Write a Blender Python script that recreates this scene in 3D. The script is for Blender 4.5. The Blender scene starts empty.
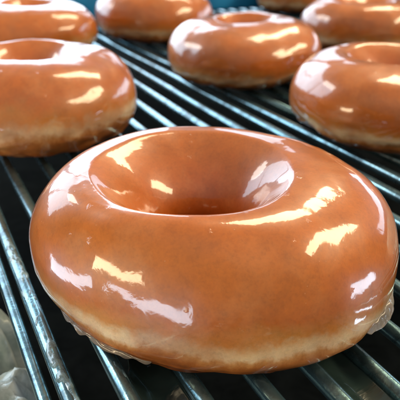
import bpy, bmesh, math, random
from mathutils import Vector, noise, Matrix

CM = 0.01
scene = bpy.context.scene
COL = scene.collection
rad = math.radians

# ------------------------------------------------------------------ helpers
def link(name, me, mat=None, parent=None):
    o = bpy.data.objects.new(name, me)
    COL.objects.link(o)
    if mat: me.materials.append(mat)
    if parent: o.parent = parent
    return o

def thing(name, label, cat, loc=(0, 0, 0), group=None):
    o = bpy.data.objects.new(name, None)
    o.empty_display_size = 0.01
    COL.objects.link(o)
    o.location = Vector(loc) * CM
    o['label'] = label; o['category'] = cat
    if group: o['group'] = group
    return o

def mesh_from(name, verts, faces, smooth=True, attrs=None):
    me = bpy.data.meshes.new(name)
    me.from_pydata([(v[0]*CM, v[1]*CM, v[2]*CM) for v in verts], [], faces)
    me.update()
    if smooth:
        for p in me.polygons: p.use_smooth = True
    for k, vals in (attrs or {}).items():
        a = me.attributes.new(k, 'FLOAT', 'POINT')
        a.data.foreach_set('value', vals)
    return me

def lerp(a, b, t): return a + (b - a) * t
def smooth(a, b, x):
    t = min(1, max(0, (x - a) / (b - a))); return t * t * (3 - 2 * t)

def periodic(table):
    """smooth periodic interpolation of [(degrees, value)]"""
    tb = sorted(table)
    def f(th):
        d = math.degrees(th) % 360
        n = len(tb)
        for i in range(n):
            a0, v0 = tb[i]; a1, v1 = tb[(i + 1) % n]
            if i == n - 1: a1 += 360
            dd = d
            if i == n - 1 and d < a0: dd = d + 360
            if a0 <= dd <= a1:
                am, vm = tb[i - 1]; ap, vp = tb[(i + 2) % n]
                if am > a0: am -= 360
                while ap < a1: ap += 360
                t = (dd - a0) / (a1 - a0)
                m0 = (v1 - vm) / (a1 - am) * (a1 - a0); m1 = (vp - v0) / (ap - a0) * (a1 - a0)
                t2, t3 = t * t, t * t * t
                return (2*t3-3*t2+1)*v0 + (t3-2*t2+t)*m0 + (-2*t3+3*t2)*v1 + (t3-t2)*m1
        return tb[0][1]
    return f

# ------------------------------------------------------------------ materials
class NT:
    def __init__(s, name):
        s.m = bpy.data.materials.new(name); s.m.use_nodes = True
        s.t = s.m.node_tree; s.t.nodes.clear()
        s.out = s.n('ShaderNodeOutputMaterial')
    def n(s, typ, **kw):
        nd = s.t.nodes.new(typ)
        for k, v in kw.items(): setattr(nd, k, v)
        return nd
    def l(s, a, b): s.t.links.new(a, b)
    def set(s, nd, **kw):
        for k, v in kw.items(): nd.inputs[k.replace('_', ' ')].default_value = v
    def noise(s, scale, detail=3, rough=0.5, dist=0.0, vec=None):
        nd = s.n('ShaderNodeTexNoise')
        s.set(nd, Scale=scale, Detail=detail, Roughness=rough, Distortion=dist)
        if vec: s.l(vec, nd.inputs['Vector'])
        return nd
    def ramp(s, fac, stops, interp='LINEAR'):
        r = s.n('ShaderNodeValToRGB'); r.color_ramp.interpolation = interp
        e = r.color_ramp.elements
        while len(e) < len(stops): e.new(0.5)
        for i, (p, c) in enumerate(stops):
            e[i].position = p; e[i].color = (c, c, c, 1) if not isinstance(c, tuple) else (*c, 1)
        if fac is not None: s.l(fac, r.inputs[0])
        return r
    def math(s, op, a, b=None, clamp=False):
        nd = s.n('ShaderNodeMath', operation=op, use_clamp=clamp)
        for i, x in enumerate((a, b)):
            if x is None: continue
            if isinstance(x, (int, float)): nd.inputs[i].default_value = x
            else: s.l(x, nd.inputs[i])
        return nd.outputs[0]
    def mix(s, fac, a, b, blend='MIX'):
        nd = s.n('ShaderNodeMix', data_type='RGBA', blend_type=blend)
        for key, x in (('Factor', fac), ('A', a), ('B', b)):
            sock = [i for i in nd.inputs if i.name == key and (i.type == 'RGBA' or (key == 'Factor' and i.type == 'VALUE'))][0]
            if isinstance(x, (int, float)): sock.default_value = x
            elif isinstance(x, tuple): sock.default_value = (*x, 1)
            else: s.l(x, sock)
        return [o for o in nd.outputs if o.type == 'RGBA'][0]
    def bump(s, h, strength, dist, normal=None):
        b = s.n('ShaderNodeBump'); s.set(b, Strength=strength, Distance=dist)
        s.l(h, b.inputs['Height'])
        if normal: s.l(normal, b.inputs['Normal'])
        return b.outputs[0]

def mat_glaze():
    k = NT('sugar_glaze')
    tc = k.n('ShaderNodeTexCoord'); oi = k.n('ShaderNodeObjectInfo')
    off = k.n('ShaderNodeVectorMath', operation='ADD'); k.l(tc.outputs['Object'], off.inputs[0]); k.l(oi.outputs['Location'], off.inputs[1])
    v = off.outputs[0]
    lat = k.n('ShaderNodeAttribute', attribute_name='lat').outputs['Fac']
    n1 = k.noise(110, 4, 0.55, 0.3, v); n2 = k.noise(420, 4, 0.6, 0.4, v); n3 = k.noise(60, 2, 0.5, 0, v)
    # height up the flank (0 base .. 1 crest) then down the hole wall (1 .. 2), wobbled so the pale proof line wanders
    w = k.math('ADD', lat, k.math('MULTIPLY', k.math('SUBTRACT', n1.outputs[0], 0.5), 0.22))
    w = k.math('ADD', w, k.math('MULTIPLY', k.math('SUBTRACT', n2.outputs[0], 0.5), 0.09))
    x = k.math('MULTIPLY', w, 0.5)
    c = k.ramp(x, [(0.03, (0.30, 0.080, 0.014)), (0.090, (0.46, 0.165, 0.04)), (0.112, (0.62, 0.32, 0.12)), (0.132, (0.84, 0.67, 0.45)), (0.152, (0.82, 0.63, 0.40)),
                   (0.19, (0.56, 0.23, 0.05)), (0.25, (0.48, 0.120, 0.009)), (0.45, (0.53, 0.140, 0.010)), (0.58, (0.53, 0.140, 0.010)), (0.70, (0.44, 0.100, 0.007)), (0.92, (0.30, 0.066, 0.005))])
    patch = k.ramp(n3.outputs[0], [(0.42, 0.0), (0.60, 1.0)])
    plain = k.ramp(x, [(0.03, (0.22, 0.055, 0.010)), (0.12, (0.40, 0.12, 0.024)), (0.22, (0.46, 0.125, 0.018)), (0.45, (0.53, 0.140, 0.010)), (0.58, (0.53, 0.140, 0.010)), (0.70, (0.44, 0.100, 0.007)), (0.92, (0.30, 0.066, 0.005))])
    pf = k.math('ADD', k.math('MULTIPLY', patch.outputs[0], 0.6), 0.4)
    cmix = k.mix(pf, plain.outputs[0], c.outputs[0])
    blot = k.ramp(n1.outputs[0], [(0.3, 0.72), (0.55, 1.0), (0.75, 1.18)])
    cc = k.mix(0.5, cmix, blot.outputs[0], 'MULTIPLY')
    nc = k.noise(75, 4, 0.62, 0.7, v)
    cloud = k.ramp(nc.outputs[0], [(0.46, 0.0), (0.70, 1.0)])
    cc = k.mix(k.math('MULTIPLY', cloud.outputs[0], 0.24), cc, (0.66, 0.30, 0.115))
    nf2 = k.noise(1500, 5, 0.7, 0.3, v)
    grain = k.ramp(k.math('ADD', k.math('MULTIPLY', nf2.outputs[0], 0.6), k.math('MULTIPLY', n2.outputs[0], 0.4)), [(0.36, 0.80), (0.50, 1.0), (0.64, 1.12)])
    cc = k.mix(0.8, cc, grain.outputs[0], 'MULTIPLY')
    vor = k.n('ShaderNodeTexVoronoi'); k.set(vor, Scale=520.0, Randomness=1.0); k.l(v, vor.inputs['Vector'])
    speck = k.ramp(vor.outputs['Distance'], [(0.02, 1.0), (0.09, 0.0)])
    gate = k.ramp(n1.outputs[0], [(0.52, 0.0), (0.60, 1.0)])
    sp = k.math('MULTIPLY', k.math('MULTIPLY', speck.outputs[0], gate.outputs[0]), 0.35)
    cc = k.mix(sp, cc, (0.85, 0.62, 0.40))
    p = k.n('ShaderNodeBsdfPrincipled')
    k.l(cc, p.inputs['Base Color'])
    k.set(p, Roughness=0.38, IOR=1.45, Subsurface_Weight=0.25, Subsurface_Scale=0.003, Coat_Weight=1.0, Coat_Roughness=0.07, Coat_IOR=1.5)
    p.inputs['Subsurface Radius'].default_value = (1.0, 0.35, 0.12)
    # thin sugar film: gentle swells plus fine flaking that breaks the highlights' edges
    nf = k.noise(900, 3, 0.6, 0.6, v); ng = k.noise(190, 3, 0.5, 0.5, v)
    b1 = k.bump(ng.outputs[0], 0.06, 0.0012, None)
    crk = k.n('ShaderNodeTexVoronoi', feature='SMOOTH_F1'); k.set(crk, Scale=380.0, Smoothness=0.4)
    wv = k.n('ShaderNodeVectorMath', operation='ADD'); k.l(v, wv.inputs[0])
    sc = k.n('ShaderNodeVectorMath', operation='SCALE'); k.l(nf.outputs['Color'], sc.inputs[0]); sc.inputs['Scale'].default_value = 0.002
    k.l(sc.outputs[0], wv.inputs[1]); k.l(wv.outputs[0], crk.inputs['Vector'])
    gate2 = k.ramp(n3.outputs[0], [(0.48, 0.0), (0.62, 1.0)])
    h2 = k.math('MULTIPLY', crk.outputs['Distance'], gate2.outputs[0])
    b2 = k.bump(h2, 0.02, 0.0010, b1)
    b3 = k.bump(nf.outputs[0], 0.006, 0.0004, b2)
    pv = k.n('ShaderNodeTexVoronoi'); k.set(pv, Scale=240.0, Randomness=1.0); k.l(wv.outputs[0], pv.inputs['Vector'])
    pit = k.ramp(pv.outputs['Distance'], [(0.03, 1.0), (0.16, 0.0)])
    psep = k.n('ShaderNodeSeparateColor'); k.l(pv.outputs['Color'], psep.inputs[0])
    pg = k.ramp(psep.outputs[0], [(0.70, 0.0), (0.80, 1.0)])
    b4 = k.bump(k.math('MULTIPLY', pit.outputs[0], pg.outputs[0]), 0.35, 0.0005, b3)
    k.l(b4, p.inputs['Coat Normal']); k.l(b1, p.inputs['Normal'])
    k.l(p.outputs[0], k.out.inputs[0])
    return k.m

def mat_dough():
    k = NT('fried_dough')
    tc = k.n('ShaderNodeTexCoord'); v = tc.outputs['Object']
    n1 = k.noise(180, 5, 0.6, 0.4, v); n2 = k.noise(900, 4, 0.6, 0, v)
    c = k.ramp(n1.outputs[0], [(0.3, (0.20, 0.055, 0.012)), (0.52, (0.36, 0.12, 0.03)), (0.7, (0.55, 0.27, 0.10))])
    p = k.n('ShaderNodeBsdfPrincipled'); k.l(c.outputs[0], p.inputs['Base Color'])
    k.set(p, Roughness=0.55, Subsurface_Weight=0.15, Subsurface_Scale=0.003, Coat_Weight=0.5, Coat_Roughness=0.2)
    h = k.math('ADD', n1.outputs[0], k.math('MULTIPLY', n2.outputs[0], 0.3))
    k.l(k.bump(h, 0.5, 0.001), p.inputs['Normal'])
    k.l(p.outputs[0], k.out.inputs[0]); return k.m

def mat_film(name='clear_glaze_film', tint=(0.66, 0.55, 0.48), rough=0.3, trans=0.6, scale=160):
    k = NT(name)
    tc = k.n('ShaderNodeTexCoord'); v = tc.outputs['Object']
    n1 = k.noise(scale, 4, 0.6, 0.8, v)
    c = k.ramp(n1.outputs[0], [(0.35, tuple(x * 0.6 for x in tint)), (0.65, tint)])
    p = k.n('ShaderNodeBsdfPrincipled'); k.l(c.outputs[0], p.inputs['Base Color'])
    k.set(p, Roughness=rough, IOR=1.4, Transmission_Weight=trans, Coat_Weight=0.5, Coat_Roughness=0.06)
    k.l(k.bump(n1.outputs[0], 0.25, 0.001), p.inputs['Normal'])
    k.l(p.outputs[0], k.out.inputs[0]); return k.m

def mat_rod():
    k = NT('rod_steel')
    tc = k.n('ShaderNodeTexCoord'); v = tc.outputs['Object']
    n1 = k.noise(170, 5, 0.65, 0.5, v); n2 = k.noise(700, 4, 0.6, 0.2, v); n3 = k.noise(45, 3, 0.5, 0.2, v)
    m = k.ramp(k.math('ADD', k.math('MULTIPLY', n1.outputs[0], 0.6), k.math('MULTIPLY', n3.outputs[0], 0.4)), [(0.47, 0.0), (0.60, 1.0)])
    c = k.mix(m.outputs[0], (0.18, 0.33, 0.385), (0.055, 0.105, 0.125))
    p = k.n('ShaderNodeBsdfPrincipled'); k.l(c, p.inputs['Base Color'])
    k.set(p, Metallic=0.8, Coat_Weight=0.4, Coat_Roughness=0.06)
    r = k.ramp(n1.outputs[0], [(0.35, 0.13), (0.65, 0.32)]); k.l(r.outputs[0], p.inputs['Roughness'])
    h = k.math('ADD', k.math('MULTIPLY', n1.outputs[0], 1.0), k.math('MULTIPLY', n2.outputs[0], 0.25))
    k.l(k.bump(h, 0.12, 0.001), p.inputs['Normal'])
    k.l(p.outputs[0], k.out.inputs[0]); return k.m

def mat_simple(name, dark, light, rough, scale, metallic=0.0, bump=0.2, coat=0.0, spec=0.5):
    k = NT(name)
    tc = k.n('ShaderNodeTexCoord'); v = tc.outputs['Object']
    n1 = k.noise(scale, 5, 0.6, 0.4, v)
    c = k.ramp(n1.outputs[0], [(0.35, dark), (0.68, light)])
    p = k.n('ShaderNodeBsdfPrincipled'); k.l(c.outputs[0], p.inputs['Base Color'])
    k.set(p, Roughness=rough, Metallic=metallic, Coat_Weight=coat, Coat_Roughness=0.08, Specular_IOR_Level=spec)
    k.l(k.bump(n1.outputs[0], bump, 0.002), p.inputs['Normal'])
    k.l(p.outputs[0], k.out.inputs[0]); return k.m

GLAZE, DOUGH, ROD = mat_glaze(), mat_dough(), mat_rod()
FILM = mat_film()
SHEET = mat_film('dark_glaze_film', (0.05, 0.09, 0.085), 0.14, 0.5, 130)
CRUST = mat_simple('dried_glaze', (0.06, 0.12, 0.14), (0.24, 0.38, 0.42), 0.3, 250, 0, 0.5, 1.0)
PUDDLE = mat_simple('milky_glaze', (0.38, 0.48, 0.44), (0.76, 0.83, 0.80), 0.45, 150, 0, 0.45, 0.45)
BED = mat_simple('dark_tray', (0.002, 0.003, 0.0035), (0.006, 0.008, 0.009), 0.9, 90, 0, 0.3, 0, 0.03)
BLUE = mat_simple('blue_steel', (0.008, 0.20, 0.52), (0.02, 0.32, 0.75), 0.35, 40, 0.2, 0.1)

# ------------------------------------------------------------------ doughnuts
def ring_shape(P):
    Ro, Rr, Rh, H, zc = P['Ro'], P['Rr'], P['Rh'], P['H'], P['zc']
    cx, cy = P.get('hole', (0, 0)); sd = P['seed']; amp = P.get('amp', 1.0)
    so = Vector((sd * 7.31, sd * 3.7, sd * 1.9))
    fo = lambda f, th: f(th) if callable(f) else f
    def pos(th, ph, d=0.0):
        """th round the ring, ph round the tube (deg): -90 under, 0 outer equator, 90 crest, 180 hole wall"""
        ro, rr, rh, h, z0 = (fo(f, th) for f in (Ro, Rr, Rh, H, zc))
        c, s = math.cos(rad(ph)), math.sin(rad(ph))
        def pw(x, e): return math.copysign(abs(x) ** e, x)
        e = P.get('sq', 0.90)
        if ph <= 90: a = ro - rr
        else: a = rr - rh; e = 1.2
        b = (h - z0) if s >= 0 else z0
        rho = rr + a * pw(c, e if s >= 0 else 0.86); z = z0 + b * pw(s, (0.97 if ph <= 90 else 1.2) if s >= 0 else 0.9)
        if 90 < ph < 180:                       # a rounded lip, then a funnel that steepens to the waist of the hole
            vv = (ph - 90) / 90; ep = P.get('lip', 0.13)
            z = h - b * (math.sqrt(vv * vv + ep * ep) - ep) / (math.sqrt(1 + ep * ep) - ep)
            rho = rr - a * math.sin(vv * math.pi / 2)
        # the ridge circle is shifted against the outer ring (hole off centre)
        k = smooth(ro, rr, rho) if ph <= 90 else 1.0
        x = rho * math.cos(th) + cx * k; y = rho * math.sin(th) + cy * k
        nrm = Vector((c * math.cos(th), c * math.sin(th), s))
        p = Vector((x, y, z))
        q = p + so
        n = noise.noise(q * 0.33) * 0.16 + noise.noise(q * 0.8 + Vector((9, 2, 4))) * 0.05 + noise.noise(q * 1.9) * 0.014 + noise.noise(q * 4.2) * 0.006 * smooth(30, -10, ph)
        # shallow wrinkles low on the flank
        n += noise.noise(Vector((q.x * 1.6, q.y * 1.6, q.z * 3.2))) * 0.07 * smooth(5, -40, ph) * (1 if ph > -120 else 0)
        n += 0.035 * math.exp(-((ph - 95 - 3 * noise.noise(q * 0.7)) / 4.0) ** 2) * (0.6 + 0.8 * noise.noise(q * 0.9 + Vector((3, 3, 3))))
        # set wrinkles of the sugar film: thin ridges that run part of the way round
        for wc, wt, wd, wa in P.get('wrinkles', ()):
            dt = (math.degrees(th) - wt + 180) % 360 - 180
            if abs(dt) < wd:
                g = 1 - (dt / wd) ** 2
                c0 = wc + 7 * noise.noise(Vector((dt * 0.06, wc, sd))) + 2.5 * noise.noise(Vector((dt * 0.25, wc, sd)))
                n += wa * g * (0.7 + 0.6 * noise.noise(Vector((dt * 0.2, wc, sd + 2)))) * math.exp(-((ph - c0) / 2.6) ** 2)
        p += nrm * (n * amp + d)
        if p.z < 0.12: p.z = 0.12 - 0.12 * math.tanh((0.12 - p.z) / 0.12) if p.z > -1 else 0.0
        return p
    return pos

def build_ring(P, root, nt, npz):
    pos = ring_shape(P); sd = P['seed']
    # --- dough: the whole ring, a hair inside the glaze
    verts, faces = [], []
    mt, mp = nt // 2, npz // 2
    for i in range(mt):
        th = 2 * math.pi * i / mt
        for j in range(mp):
            verts.append(pos(th, -90 + 360 * j / mp, -0.05))
    for i in range(mt):
        for j in range(mp):
            a, b = i * mp + j, ((i + 1) % mt) * mp + j
            c, d = ((i + 1) % mt) * mp + (j + 1) % mp, i * mp + (j + 1) % mp
            faces.append((a, b, c, d))
    link('dough', mesh_from('dough', verts, faces), DOUGH, root)
    # --- glaze: from a wavy lower edge over the crest down into the hole
    edge = P.get('edge', -58)
    verts, faces, lat = [], [], []
    bead = 7
    for i in range(nt):
        th = 2 * math.pi * i / nt
        u, v = math.cos(th), math.sin(th)
        e0 = edge + 13 * noise.noise(Vector((u * 2.2 + sd, v * 2.2, 0.3))) + 7 * noise.noise(Vector((u * 6 + sd, v * 6, 1.7))) + 3 * noise.noise(Vector((u * 17 + sd, v * 17, 4.7)))
        e1 = 238 + 10 * noise.noise(Vector((u * 3 - sd, v * 3, 7.3)))
        for j in range(npz + 1):
            t = j / npz
            ph = lerp(e0, e1, t)
            deg = ph - e0
            d = 0.0
            if deg < 9: d = -0.09 + 0.13 * math.sin(min(1, deg / 5) * math.pi / 2) - 0.04 * smooth(4, 9, deg)
            if e1 - ph < 5: d = -0.09 * (1 - (e1 - ph) / 5)
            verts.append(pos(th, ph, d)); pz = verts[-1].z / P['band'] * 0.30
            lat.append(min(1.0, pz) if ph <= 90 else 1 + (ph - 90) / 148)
    w = npz + 1
    for i in range(nt):
        for j in range(npz):
            a, b = i * w + j, ((i + 1) % nt) * w + j
            faces.append((a, b, b + 1, a + 1))
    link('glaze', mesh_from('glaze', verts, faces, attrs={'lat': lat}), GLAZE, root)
    return pos, edge

def film_skirt(pos, th0, th1, n, phs, reach, drop, root, seed):
    """thin clear glaze that ran off the lower edge and set as a frill on the rods"""
    verts, faces = [], []
    m = 7
    for i in range(n + 1):
        t = i / n; th = rad(lerp(th0, th1, t))
        env = math.sin(math.pi * t) ** 0.5
        r = reach * env * (0.8 + 0.5 * noise.noise(Vector((t * 3, seed, 0)))) * (0.95 + 0.2 * noise.noise(Vector((t * 9, seed, 3))))
        p0 = pos(th, phs, 0.0)
        out = Vector((math.cos(th), math.sin(th), 0))
        for j in range(m + 1):
            s = j / m
            p = p0 + out * (r * s) + Vector((0, 0, -drop * env * s * s))
            p.z += 0.05 * noise.noise(Vector((t * 11, s * 2, seed))) * s * 2
            p.z = max(p.z, 0.025)
            verts.append(p)
    w = m + 1
    for i in range(n):
        for j in range(m):
            a = i * w + j; faces.append((a, a + 1, a + w + 1, a + w))
    me = mesh_from('glaze_frill', verts, faces)
    o = link('glaze_frill', me, FILM, root)
    md = o.modifiers.new('thick', 'SOLIDIFY'); md.thickness = 0.03 * CM; md.offset = 0
    sb = o.modifiers.new('soft', 'SUBSURF'); sb.levels = 1; sb.render_levels = 2
    return o

HERO = dict(seed=3.1, amp=0.7,
    Ro=periodic([(0, 4.50), (45, 4.48), (90, 4.45), (135, 4.38), (180, 4.53), (225, 3.91), (270, 3.68), (315, 4.27)]),
    Rr=periodic([(0, 2.34), (90, 2.60), (180, 2.66), (270, 2.50)]), Rh=1.0, sq=1.0,
    H=periodic([(0, 3.35), (90, 3.4), (180, 3.4), (270, 3.2)]),
    zc=periodic([(0, 1.45), (90, 1.6), (180, 1.5), (225, 0.85), (270, 0.6), (315, 0.65)]), hole=(-0.36, 0.0), wrinkles=[(38, 48, 34, 0.04), (52, 40, 26, 0.03), (24, 62, 30, 0.035), (62, 8, 24, 0.022), (-12, -32, 26, 0.03), (-22, -130, 34, 0.03), (-30, -95, 30, 0.03), (84, 205, 40, 0.015)], edge=-50, band=0.9)
hero = thing('glazed_doughnut', 'largest glazed ring doughnut in the foreground, sharp and whole, with a wide open hole', 'doughnut', (0.0, 0.28, 0), 'glazed ring doughnuts on the rack')
hpos, _ = build_ring(HERO, hero, 320, 176)
film_skirt(hpos, -38, -12, 60, -18, 0.22, 0.24, hero, 2.0)
film_skirt(hpos, -160, -112, 80, -46, 0.08, 0.12, hero, 5.0)

REST = [
 ('second largest glazed doughnut, cut off by the left edge behind the foreground one', (-7.72, 12.4), 1.03, 1.07, 11, 20),
 ('glazed doughnut in the top left corner, behind the other left one', (-12.25, 30.25), 1.05, 1.0, 5, 70),
 ('glazed doughnut at the top, left of centre, its upper part cut off by the frame', (-4.0, 36.8), 1.04, 1.08, 8, 130),
 ('small whole glazed doughnut in the middle distance right behind the foreground one', (2.28, 22.86), 1.0, 1.0, 2, 200),
 ('large glazed doughnut cut off by the right edge, with a bluish glint on its flank', (8.26, 12.92), 1.0, 1.0, 17, 310),
 ('glazed doughnut in the top right corner, behind the one cut off by the right edge', (11.59, 32.44), 1.0, 1.0, 21, 45),
 ('farthest glazed doughnut, a low sliver at the top edge right of centre', (10.07, 52.56), 1.0, 1.0, 29, 90),
]
HOLE = {11: 2.15, 5: 2.1, 8: 2.2, 2: 1.95, 17: 2.35, 21: 2.4, 29: 2.2}
BAND = {11: 1.65, 2: 0.95, 17: 1.0}
for lab, (x, y), s, sh, sd, rz in REST:
    root = thing('glazed_doughnut', lab, 'doughnut', (x, y, 0), 'glazed ring doughnuts on the rack')
    vr = random.Random(sd); P = dict(wrinkles=[(vr.uniform(-30, 0), vr.uniform(215, 325), vr.uniform(20, 40), 0.035), (vr.uniform(10, 60), vr.uniform(215, 325), vr.uniform(15, 35), 0.03), (vr.uniform(-25, 10), vr.uniform(215, 325), vr.uniform(15, 30), 0.035)], seed=sd, amp=1.15, hole=(vr.uniform(-.2, .2), vr.uniform(-.15, .2)), Ro=4.5 * s, Rr=HOLE[sd] * s, Rh=HOLE[sd] * 0.36 * s, H=3.5 * sh, zc=1.6 * sh, edge=-44, band=BAND.get(sd, 1.1))
    build_ring(P, root, 160, 96)

# ------------------------------------------------------------------ rack of rods
RD = Vector((-0.43514, 0.90036, 0)); RN = Vector((RD.y, -RD.x, 0))
rack = thing('cooling_rack', 'dark steel rack of close parallel rods wet with glaze under the doughnuts', 'rack', (0, 0, 0))
def tube(name, p0, p1, r, mat, parent, nseg=20, nlen=1, wob=0.0, seed=0, z=None):
    ax = (p1 - p0); L = ax.length; ax.normalize()
    sx = ax.cross(Vector((0, 0, 1))).normalized(); sz = sx.cross(ax)
    verts, faces = [], []
    for i in range(nlen + 1):
        c = p0 + ax * (L * i / nlen)
        for j in range(nseg):
            a = 2 * math.pi * j / nseg
            rr = r
            if wob: rr = r * (1 + wob * noise.noise(Vector((i * L / nlen * 1.3, math.cos(a) * 1.2 + seed, math.sin(a) * 1.2))))
            verts.append(c + sx * (rr * math.cos(a)) + sz * (rr * math.sin(a)))
    for i in range(nlen):
        for j in range(nseg):
            a, b = i * nseg + j, i * nseg + (j + 1) % nseg
            faces.append((a, b, b + nseg, a + nseg))
    faces.append(tuple(range(nseg))[::-1]); faces.append(tuple(range(nlen * nseg, nlen * nseg + nseg)))
    return link(name, mesh_from(name, verts, faces), mat, parent)
ROD_R = 0.195
def crust(rod, q, zc, r, t0, t1, thick, seed):
    """dried glaze clinging to the top of a rod: where the noise is low it sinks into the steel"""
    verts, faces = [], []
    n, m = int((t1 - t0) / 0.06), 14
    for i in range(n + 1):
        t = lerp(t0, t1, i / n)
        env = smooth(0, 0.1, i / n) * smooth(1, 0.9, i / n)
        for j in range(m + 1):
            a = rad(lerp(-85, 85, j / m))
            h = noise.noise(Vector((t * 1.1, a * 0.9, seed))) * 0.6 + noise.noise(Vector((t * 3.1, a * 2.2, seed + 4))) * 0.45 + 0.1 * noise.noise(Vector((t * 9, a * 5, seed)))
            rr = r - 0.04 + max(-0.03, thick * (h + 0.35) * env * math.cos(a * 0.9))
            verts.append(RN * (q + rr * math.sin(a)) + RD * t + Vector((0, 0, zc + rr * math.cos(a))))
    w = m + 1
    for i in range(n):
        for j in range(m):
            a = i * w + j; faces.append((a, a + 1, a + w + 1, a + w))
    link('glaze_crust', mesh_from('glaze_crust', verts, faces), CRUST, rod)
near = [-4.22, -3.12, -1.79, -0.50, 0.74, 1.93, 3.23, 4.65, 6.05, 7.36, 8.74, 9.89, 11.17, 12.50]
offs = near + [12.50 + 1.27 * k for k in range(1, 30)]
CR = {0: (-8, 6, 0.11), 1: (-6, 7, 0.06), 2: (-8, 12, 0.035), 3: (-8, 14, 0.03), 4: (-8, 14, 0.03), 5: (-7, 16, 0.045), 6: (-6, 22, 0.03), 7: (-4, 24, 0.03), 8: (-2, 24, 0.03)}
for i, q in enumerate(offs):
    c = RN * q
    rod = tube('rod', c + RD * -9 + Vector((0, 0, -ROD_R)), c + RD * 75 + Vector((0, 0, -ROD_R)), ROD_R, ROD, rack, 24, 90 if i < 12 else 2, 0.03, q)
    if i in CR: crust(rod, q, -ROD_R, ROD_R, *CR[i], i * 5.3 + 1)
tube('rod', RN * -4.68 + RD * -9 + Vector((0, 0, -0.34)), RN * -4.68 + RD * 75 + Vector((0, 0, -0.34)), 0.15, ROD, rack, 24, 90, 0.03, 77)
for d in (-8.6, 70):
    c = RD * d + Vector((0, 0, -0.52 - 0.32))
    tube('crossbar', c + RN * -5.2, c + RN * 57, 0.3, ROD, rack, 16)

PUD = [(-6.2, -0.9, -5.0, 1.9, 2.6, 2.0, PUDDLE), (-7.6, 2.6, -5.0, 1.55, 2.6, 6.0, PUDDLE)]
# ------------------------------------------------------------------ bed below and guard behind
bed = link('floor', mesh_from('floor', [(-20, -15, -5), (14, -15, -5), (16, 6, -5), (75, 40, -5), (75, 80, -5), (-75, 80, -5), (-20, 3, -5)], [(0, 1, 2, 3, 4, 5, 6)], smooth=False), BED); bed['kind'] = 'structure'
def bx_panel():
    """folded blue sheet-steel guard with a rolled top lip, standing past the last doughnuts"""
    prof = [(0, 0.05), (0, 0.3), (0.05, 3.1), (0.12, 3.3), (0.3, 3.42), (0.5, 3.38), (0.62, 3.2), (0.62, 2.9)]
    p0, p1 = Vector((-26, 42, 0)), Vector((34, 66, 0)); ax = (p1 - p0).normalized(); nb = Vector((-ax.y, ax.x, 0))
    verts, faces = [], []
    n = 40
    for i in range(n + 1):
        c = p0 + (p1 - p0) * (i / n)
        for u, z in prof: verts.append(c + nb * (u + 0.03 * noise.noise(Vector((i * 0.4, z, 0)))) + Vector((0, 0, z)))
    m = len(prof)
    for i in range(n):
        for j in range(m - 1):
            a = i * m + j; faces.append((a, a + m, a + m + 1, a + 1))
    o = link('guard_panel', mesh_from('guard_panel', verts, faces), BLUE)
    md = o.modifiers.new('t', 'SOLIDIFY'); md.thickness = 0.08 * CM
    o['label'] = 'blue steel guard panel behind the farthest doughnuts, showing in the gaps at the top edge'; o['category'] = 'panel'
bx_panel()

def blob(name, cx, cy, z, R, hgt, seed, mat, label, cat, lobes=0.35):
    """a set puddle with a lobed outline"""
    verts, faces = [(cx, cy, z + hgt)], []
    n, m = 96, 16
    for j in range(1, m + 1):
        s = j / m
        for i in range(n):
            a = 2 * math.pi * i / n
            u, v = math.cos(a), math.sin(a)
            r = R * s * (1 + lobes * noise.noise(Vector((u * 1.8 + seed, v * 1.8, 0))) + 0.30 * noise.noise(Vector((u * 5, v * 5 + seed, 2))) + 0.06 * noise.noise(Vector((u * 15, v * 15, seed))))
            x, y = cx + r * u, cy + r * v
            h = hgt * (1 - s ** 5) * (1 + 0.40 * noise.noise(Vector((x * 0.9, y * 0.9, seed))) + 0.26 * noise.noise(Vector((x * 1.9, y * 1.9, seed))) + 0.08 * noise.noise(Vector((x * 5, y * 5, seed))))
            verts.append((x, y, z + h))
    for i in range(n): faces.append((0, 1 + i, 1 + (i + 1) % n))
    for j in range(m - 1):
        for i in range(n):
            a, b = 1 + j * n + i, 1 + j * n + (i + 1) % n
            faces.append((a, a + n, b + n, b))
    o = link(name, mesh_from(name, verts, faces), mat); o['label'] = label; o['category'] = cat
    return o
blob('glaze_puddle', *PUD[0], 'lower milky green lump of set glaze under the rods in the bottom left corner', 'glaze')
blob('glaze_puddle', *PUD[1], 'upper milky green lump of set glaze under the rods at the left edge', 'glaze')

def hung_film(q0, q1, t0, t1, sag, seed, label):
    """sheet of glaze that set across the gap between two rods"""
    verts, faces = [], []
    n, m = 60, 18
    for i in range(n + 1):
        t = i / n
        for j in range(m + 1):
            s = j / m
            s2 = s if j in (0, m) else s
            q = lerp(q0, q1, s2); tt = lerp(t0, t1, t)
            if i == n: tt += 0.0
            tt += (1.2 * noise.noise(Vector((s * 2.3, seed, t * 0.5))) + 0.3 * noise.noise(Vector((s * 7, seed, 1)))) * (t if t > 0.5 else t * 0.4)
            z = -0.22 - sag * math.sin(math.pi * s) + 0.07 * noise.noise(Vector((q * 1.6, tt * 0.9, seed)))
            verts.append(RN * q + RD * tt + Vector((0, 0, z)))
    w = m + 1
    for i in range(n):
        for j in range(m):
            a = i * w + j; faces.append((a, a + 1, a + w + 1, a + w))
    o = link('glaze_film', mesh_from('glaze_film', verts, faces), SHEET)
    md = o.modifiers.new('t', 'SOLIDIFY'); md.thickness = 0.05 * CM
    o['label'] = label; o['category'] = 'glaze'
hung_film(-2.92, -1.99, -7.5, -1.6, 0.22, 3.0, 'dark glassy glaze film between two rods at the bottom, left of centre')
hung_film(0.94, 1.73, -7.5, -1.9, 0.10, 8.0, 'dark bluish glaze film stretched between two rods at the bottom right')

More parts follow.
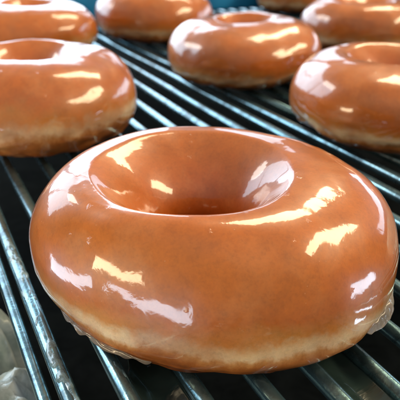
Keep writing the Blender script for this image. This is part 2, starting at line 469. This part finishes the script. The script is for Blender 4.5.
# ------------------------------------------------------------------ camera
CAM = Vector((-0.3185, -12.9272, 8.6601))
cd = bpy.data.cameras.new('camera'); cam = bpy.data.objects.new('camera', cd); COL.objects.link(cam)
cam.location = CAM * CM; cam.rotation_euler = (rad(90 - 25.0169), 0, 0)
cd.sensor_width = 36; cd.lens = 600 / 400 * 36
cd.clip_start = 0.005; cd.clip_end = 50
scene.camera = cam
cd.dof.use_dof = True; cd.dof.focus_distance = 13.0 * CM; cd.dof.aperture_fstop = 38

# ------------------------------------------------------------------ light
wd = bpy.data.worlds.new('World'); scene.world = wd; wd.use_nodes = True
# a room: dark at bench height ahead, with added fill light: brighter towards the zenith, warm from behind the viewer
wn, wl = wd.node_tree.nodes, wd.node_tree.links
bg = wn['Background']; bg.inputs[1].default_value = 1.0
tcw = wn.new('ShaderNodeTexCoord'); sep = wn.new('ShaderNodeSeparateXYZ')
wl.new(tcw.outputs['Generated'], sep.inputs[0])
def wramp(sock, p0, c0, p1, c1):
    r = wn.new('ShaderNodeValToRGB'); r.color_ramp.interpolation = 'EASE'; e = r.color_ramp.elements
    e[0].position = p0; e[0].color = (*c0, 1); e[1].position = p1; e[1].color = (*c1, 1)
    wl.new(sock, r.inputs[0]); return r.outputs[0]
neg = wn.new('ShaderNodeMath'); neg.operation = 'MULTIPLY'; neg.inputs[1].default_value = -1; wl.new(sep.outputs['Y'], neg.inputs[0])
top = wramp(sep.outputs['Z'], 0.05, (0.035, 0.042, 0.048), 1.0, (0.50, 0.47, 0.42))
back = wramp(neg.outputs[0], 0.05, (0, 0, 0), 0.95, (0.38, 0.31, 0.22))
ad = wn.new('ShaderNodeMix'); ad.data_type = 'RGBA'; ad.blend_type = 'ADD'; ad.inputs[0].default_value = 1.0
rg = [i for i in ad.inputs if i.type == 'RGBA']
wl.new(top, rg[0]); wl.new(back, rg[1]); wl.new([o for o in ad.outputs if o.type == 'RGBA'][0], bg.inputs[0])
def area(name, az, el, waz, wel, radiance, col, dist=1.6, twist=0):
    """a lamp seen from the rack at azimuth / elevation, subtending waz x wel degrees"""
    v = Vector((math.sin(rad(az)) * math.cos(rad(el)), math.cos(rad(az)) * math.cos(rad(el)), math.sin(rad(el))))
    L = bpy.data.lights.new(name, 'AREA'); L.shape = 'RECTANGLE'
    L.size = 2 * dist * math.tan(rad(waz / 2)); L.size_y = 2 * dist * math.tan(rad(wel / 2))
    L.energy = radiance * math.pi * L.size * L.size_y; L.color = col
    o = bpy.data.objects.new(name, L); COL.objects.link(o); o.location = v * dist
    o.rotation_euler = (v.to_track_quat('Z', 'Y').to_matrix() @ Matrix.Rotation(rad(twist), 3, 'Z')).to_euler()
    return o
COOL = (0.66, 0.84, 1.0); CREAM = (1.0, 0.80, 0.50); WHITE = (1.0, 0.95, 0.88)
for paz in (-60, -37, -14):                     # window split into three panes, gaps added to break up its reflection
    area('far_window', paz, 17, 20.5, 26, 5.6, COOL)
area('far_window', 7, 14, 10, 14, 2.8, COOL)
area('far_window', 46, 8, 34, 8, 4.5, COOL)
area('ceiling_lamp', 33, 51, 11, 30, 19, CREAM, twist=-8)
area('ceiling_lamp', 89, 35, 34, 9, 20, CREAM)
area('wall_lamp', -120, -4, 34, 7, 19, CREAM)
area('side_window', -93, -21, 24, 15, 10, COOL)
area('side_window', -140, -19, 42, 8.5, 12, COOL)
area('side_window', 94, -13, 12, 24, 13, COOL)
area('ceiling_lamp', -60, 33, 12, 8, 11, WHITE)

scene.render.engine = 'CYCLES'
scene.view_settings.view_transform = 'Standard'; scene.view_settings.look = 'None'
scene.view_settings.exposure = 0; scene.view_settings.gamma = 1
scene.cycles.use_denoising = True
scene.cycles.max_bounces = 6; scene.cycles.diffuse_bounces = 2; scene.cycles.glossy_bounces = 3; scene.cycles.transmission_bounces = 5
scene.cycles.use_adaptive_sampling = True; scene.cycles.adaptive_threshold = 0.02
scene.cycles.caustics_reflective = False; scene.cycles.caustics_refractive = False
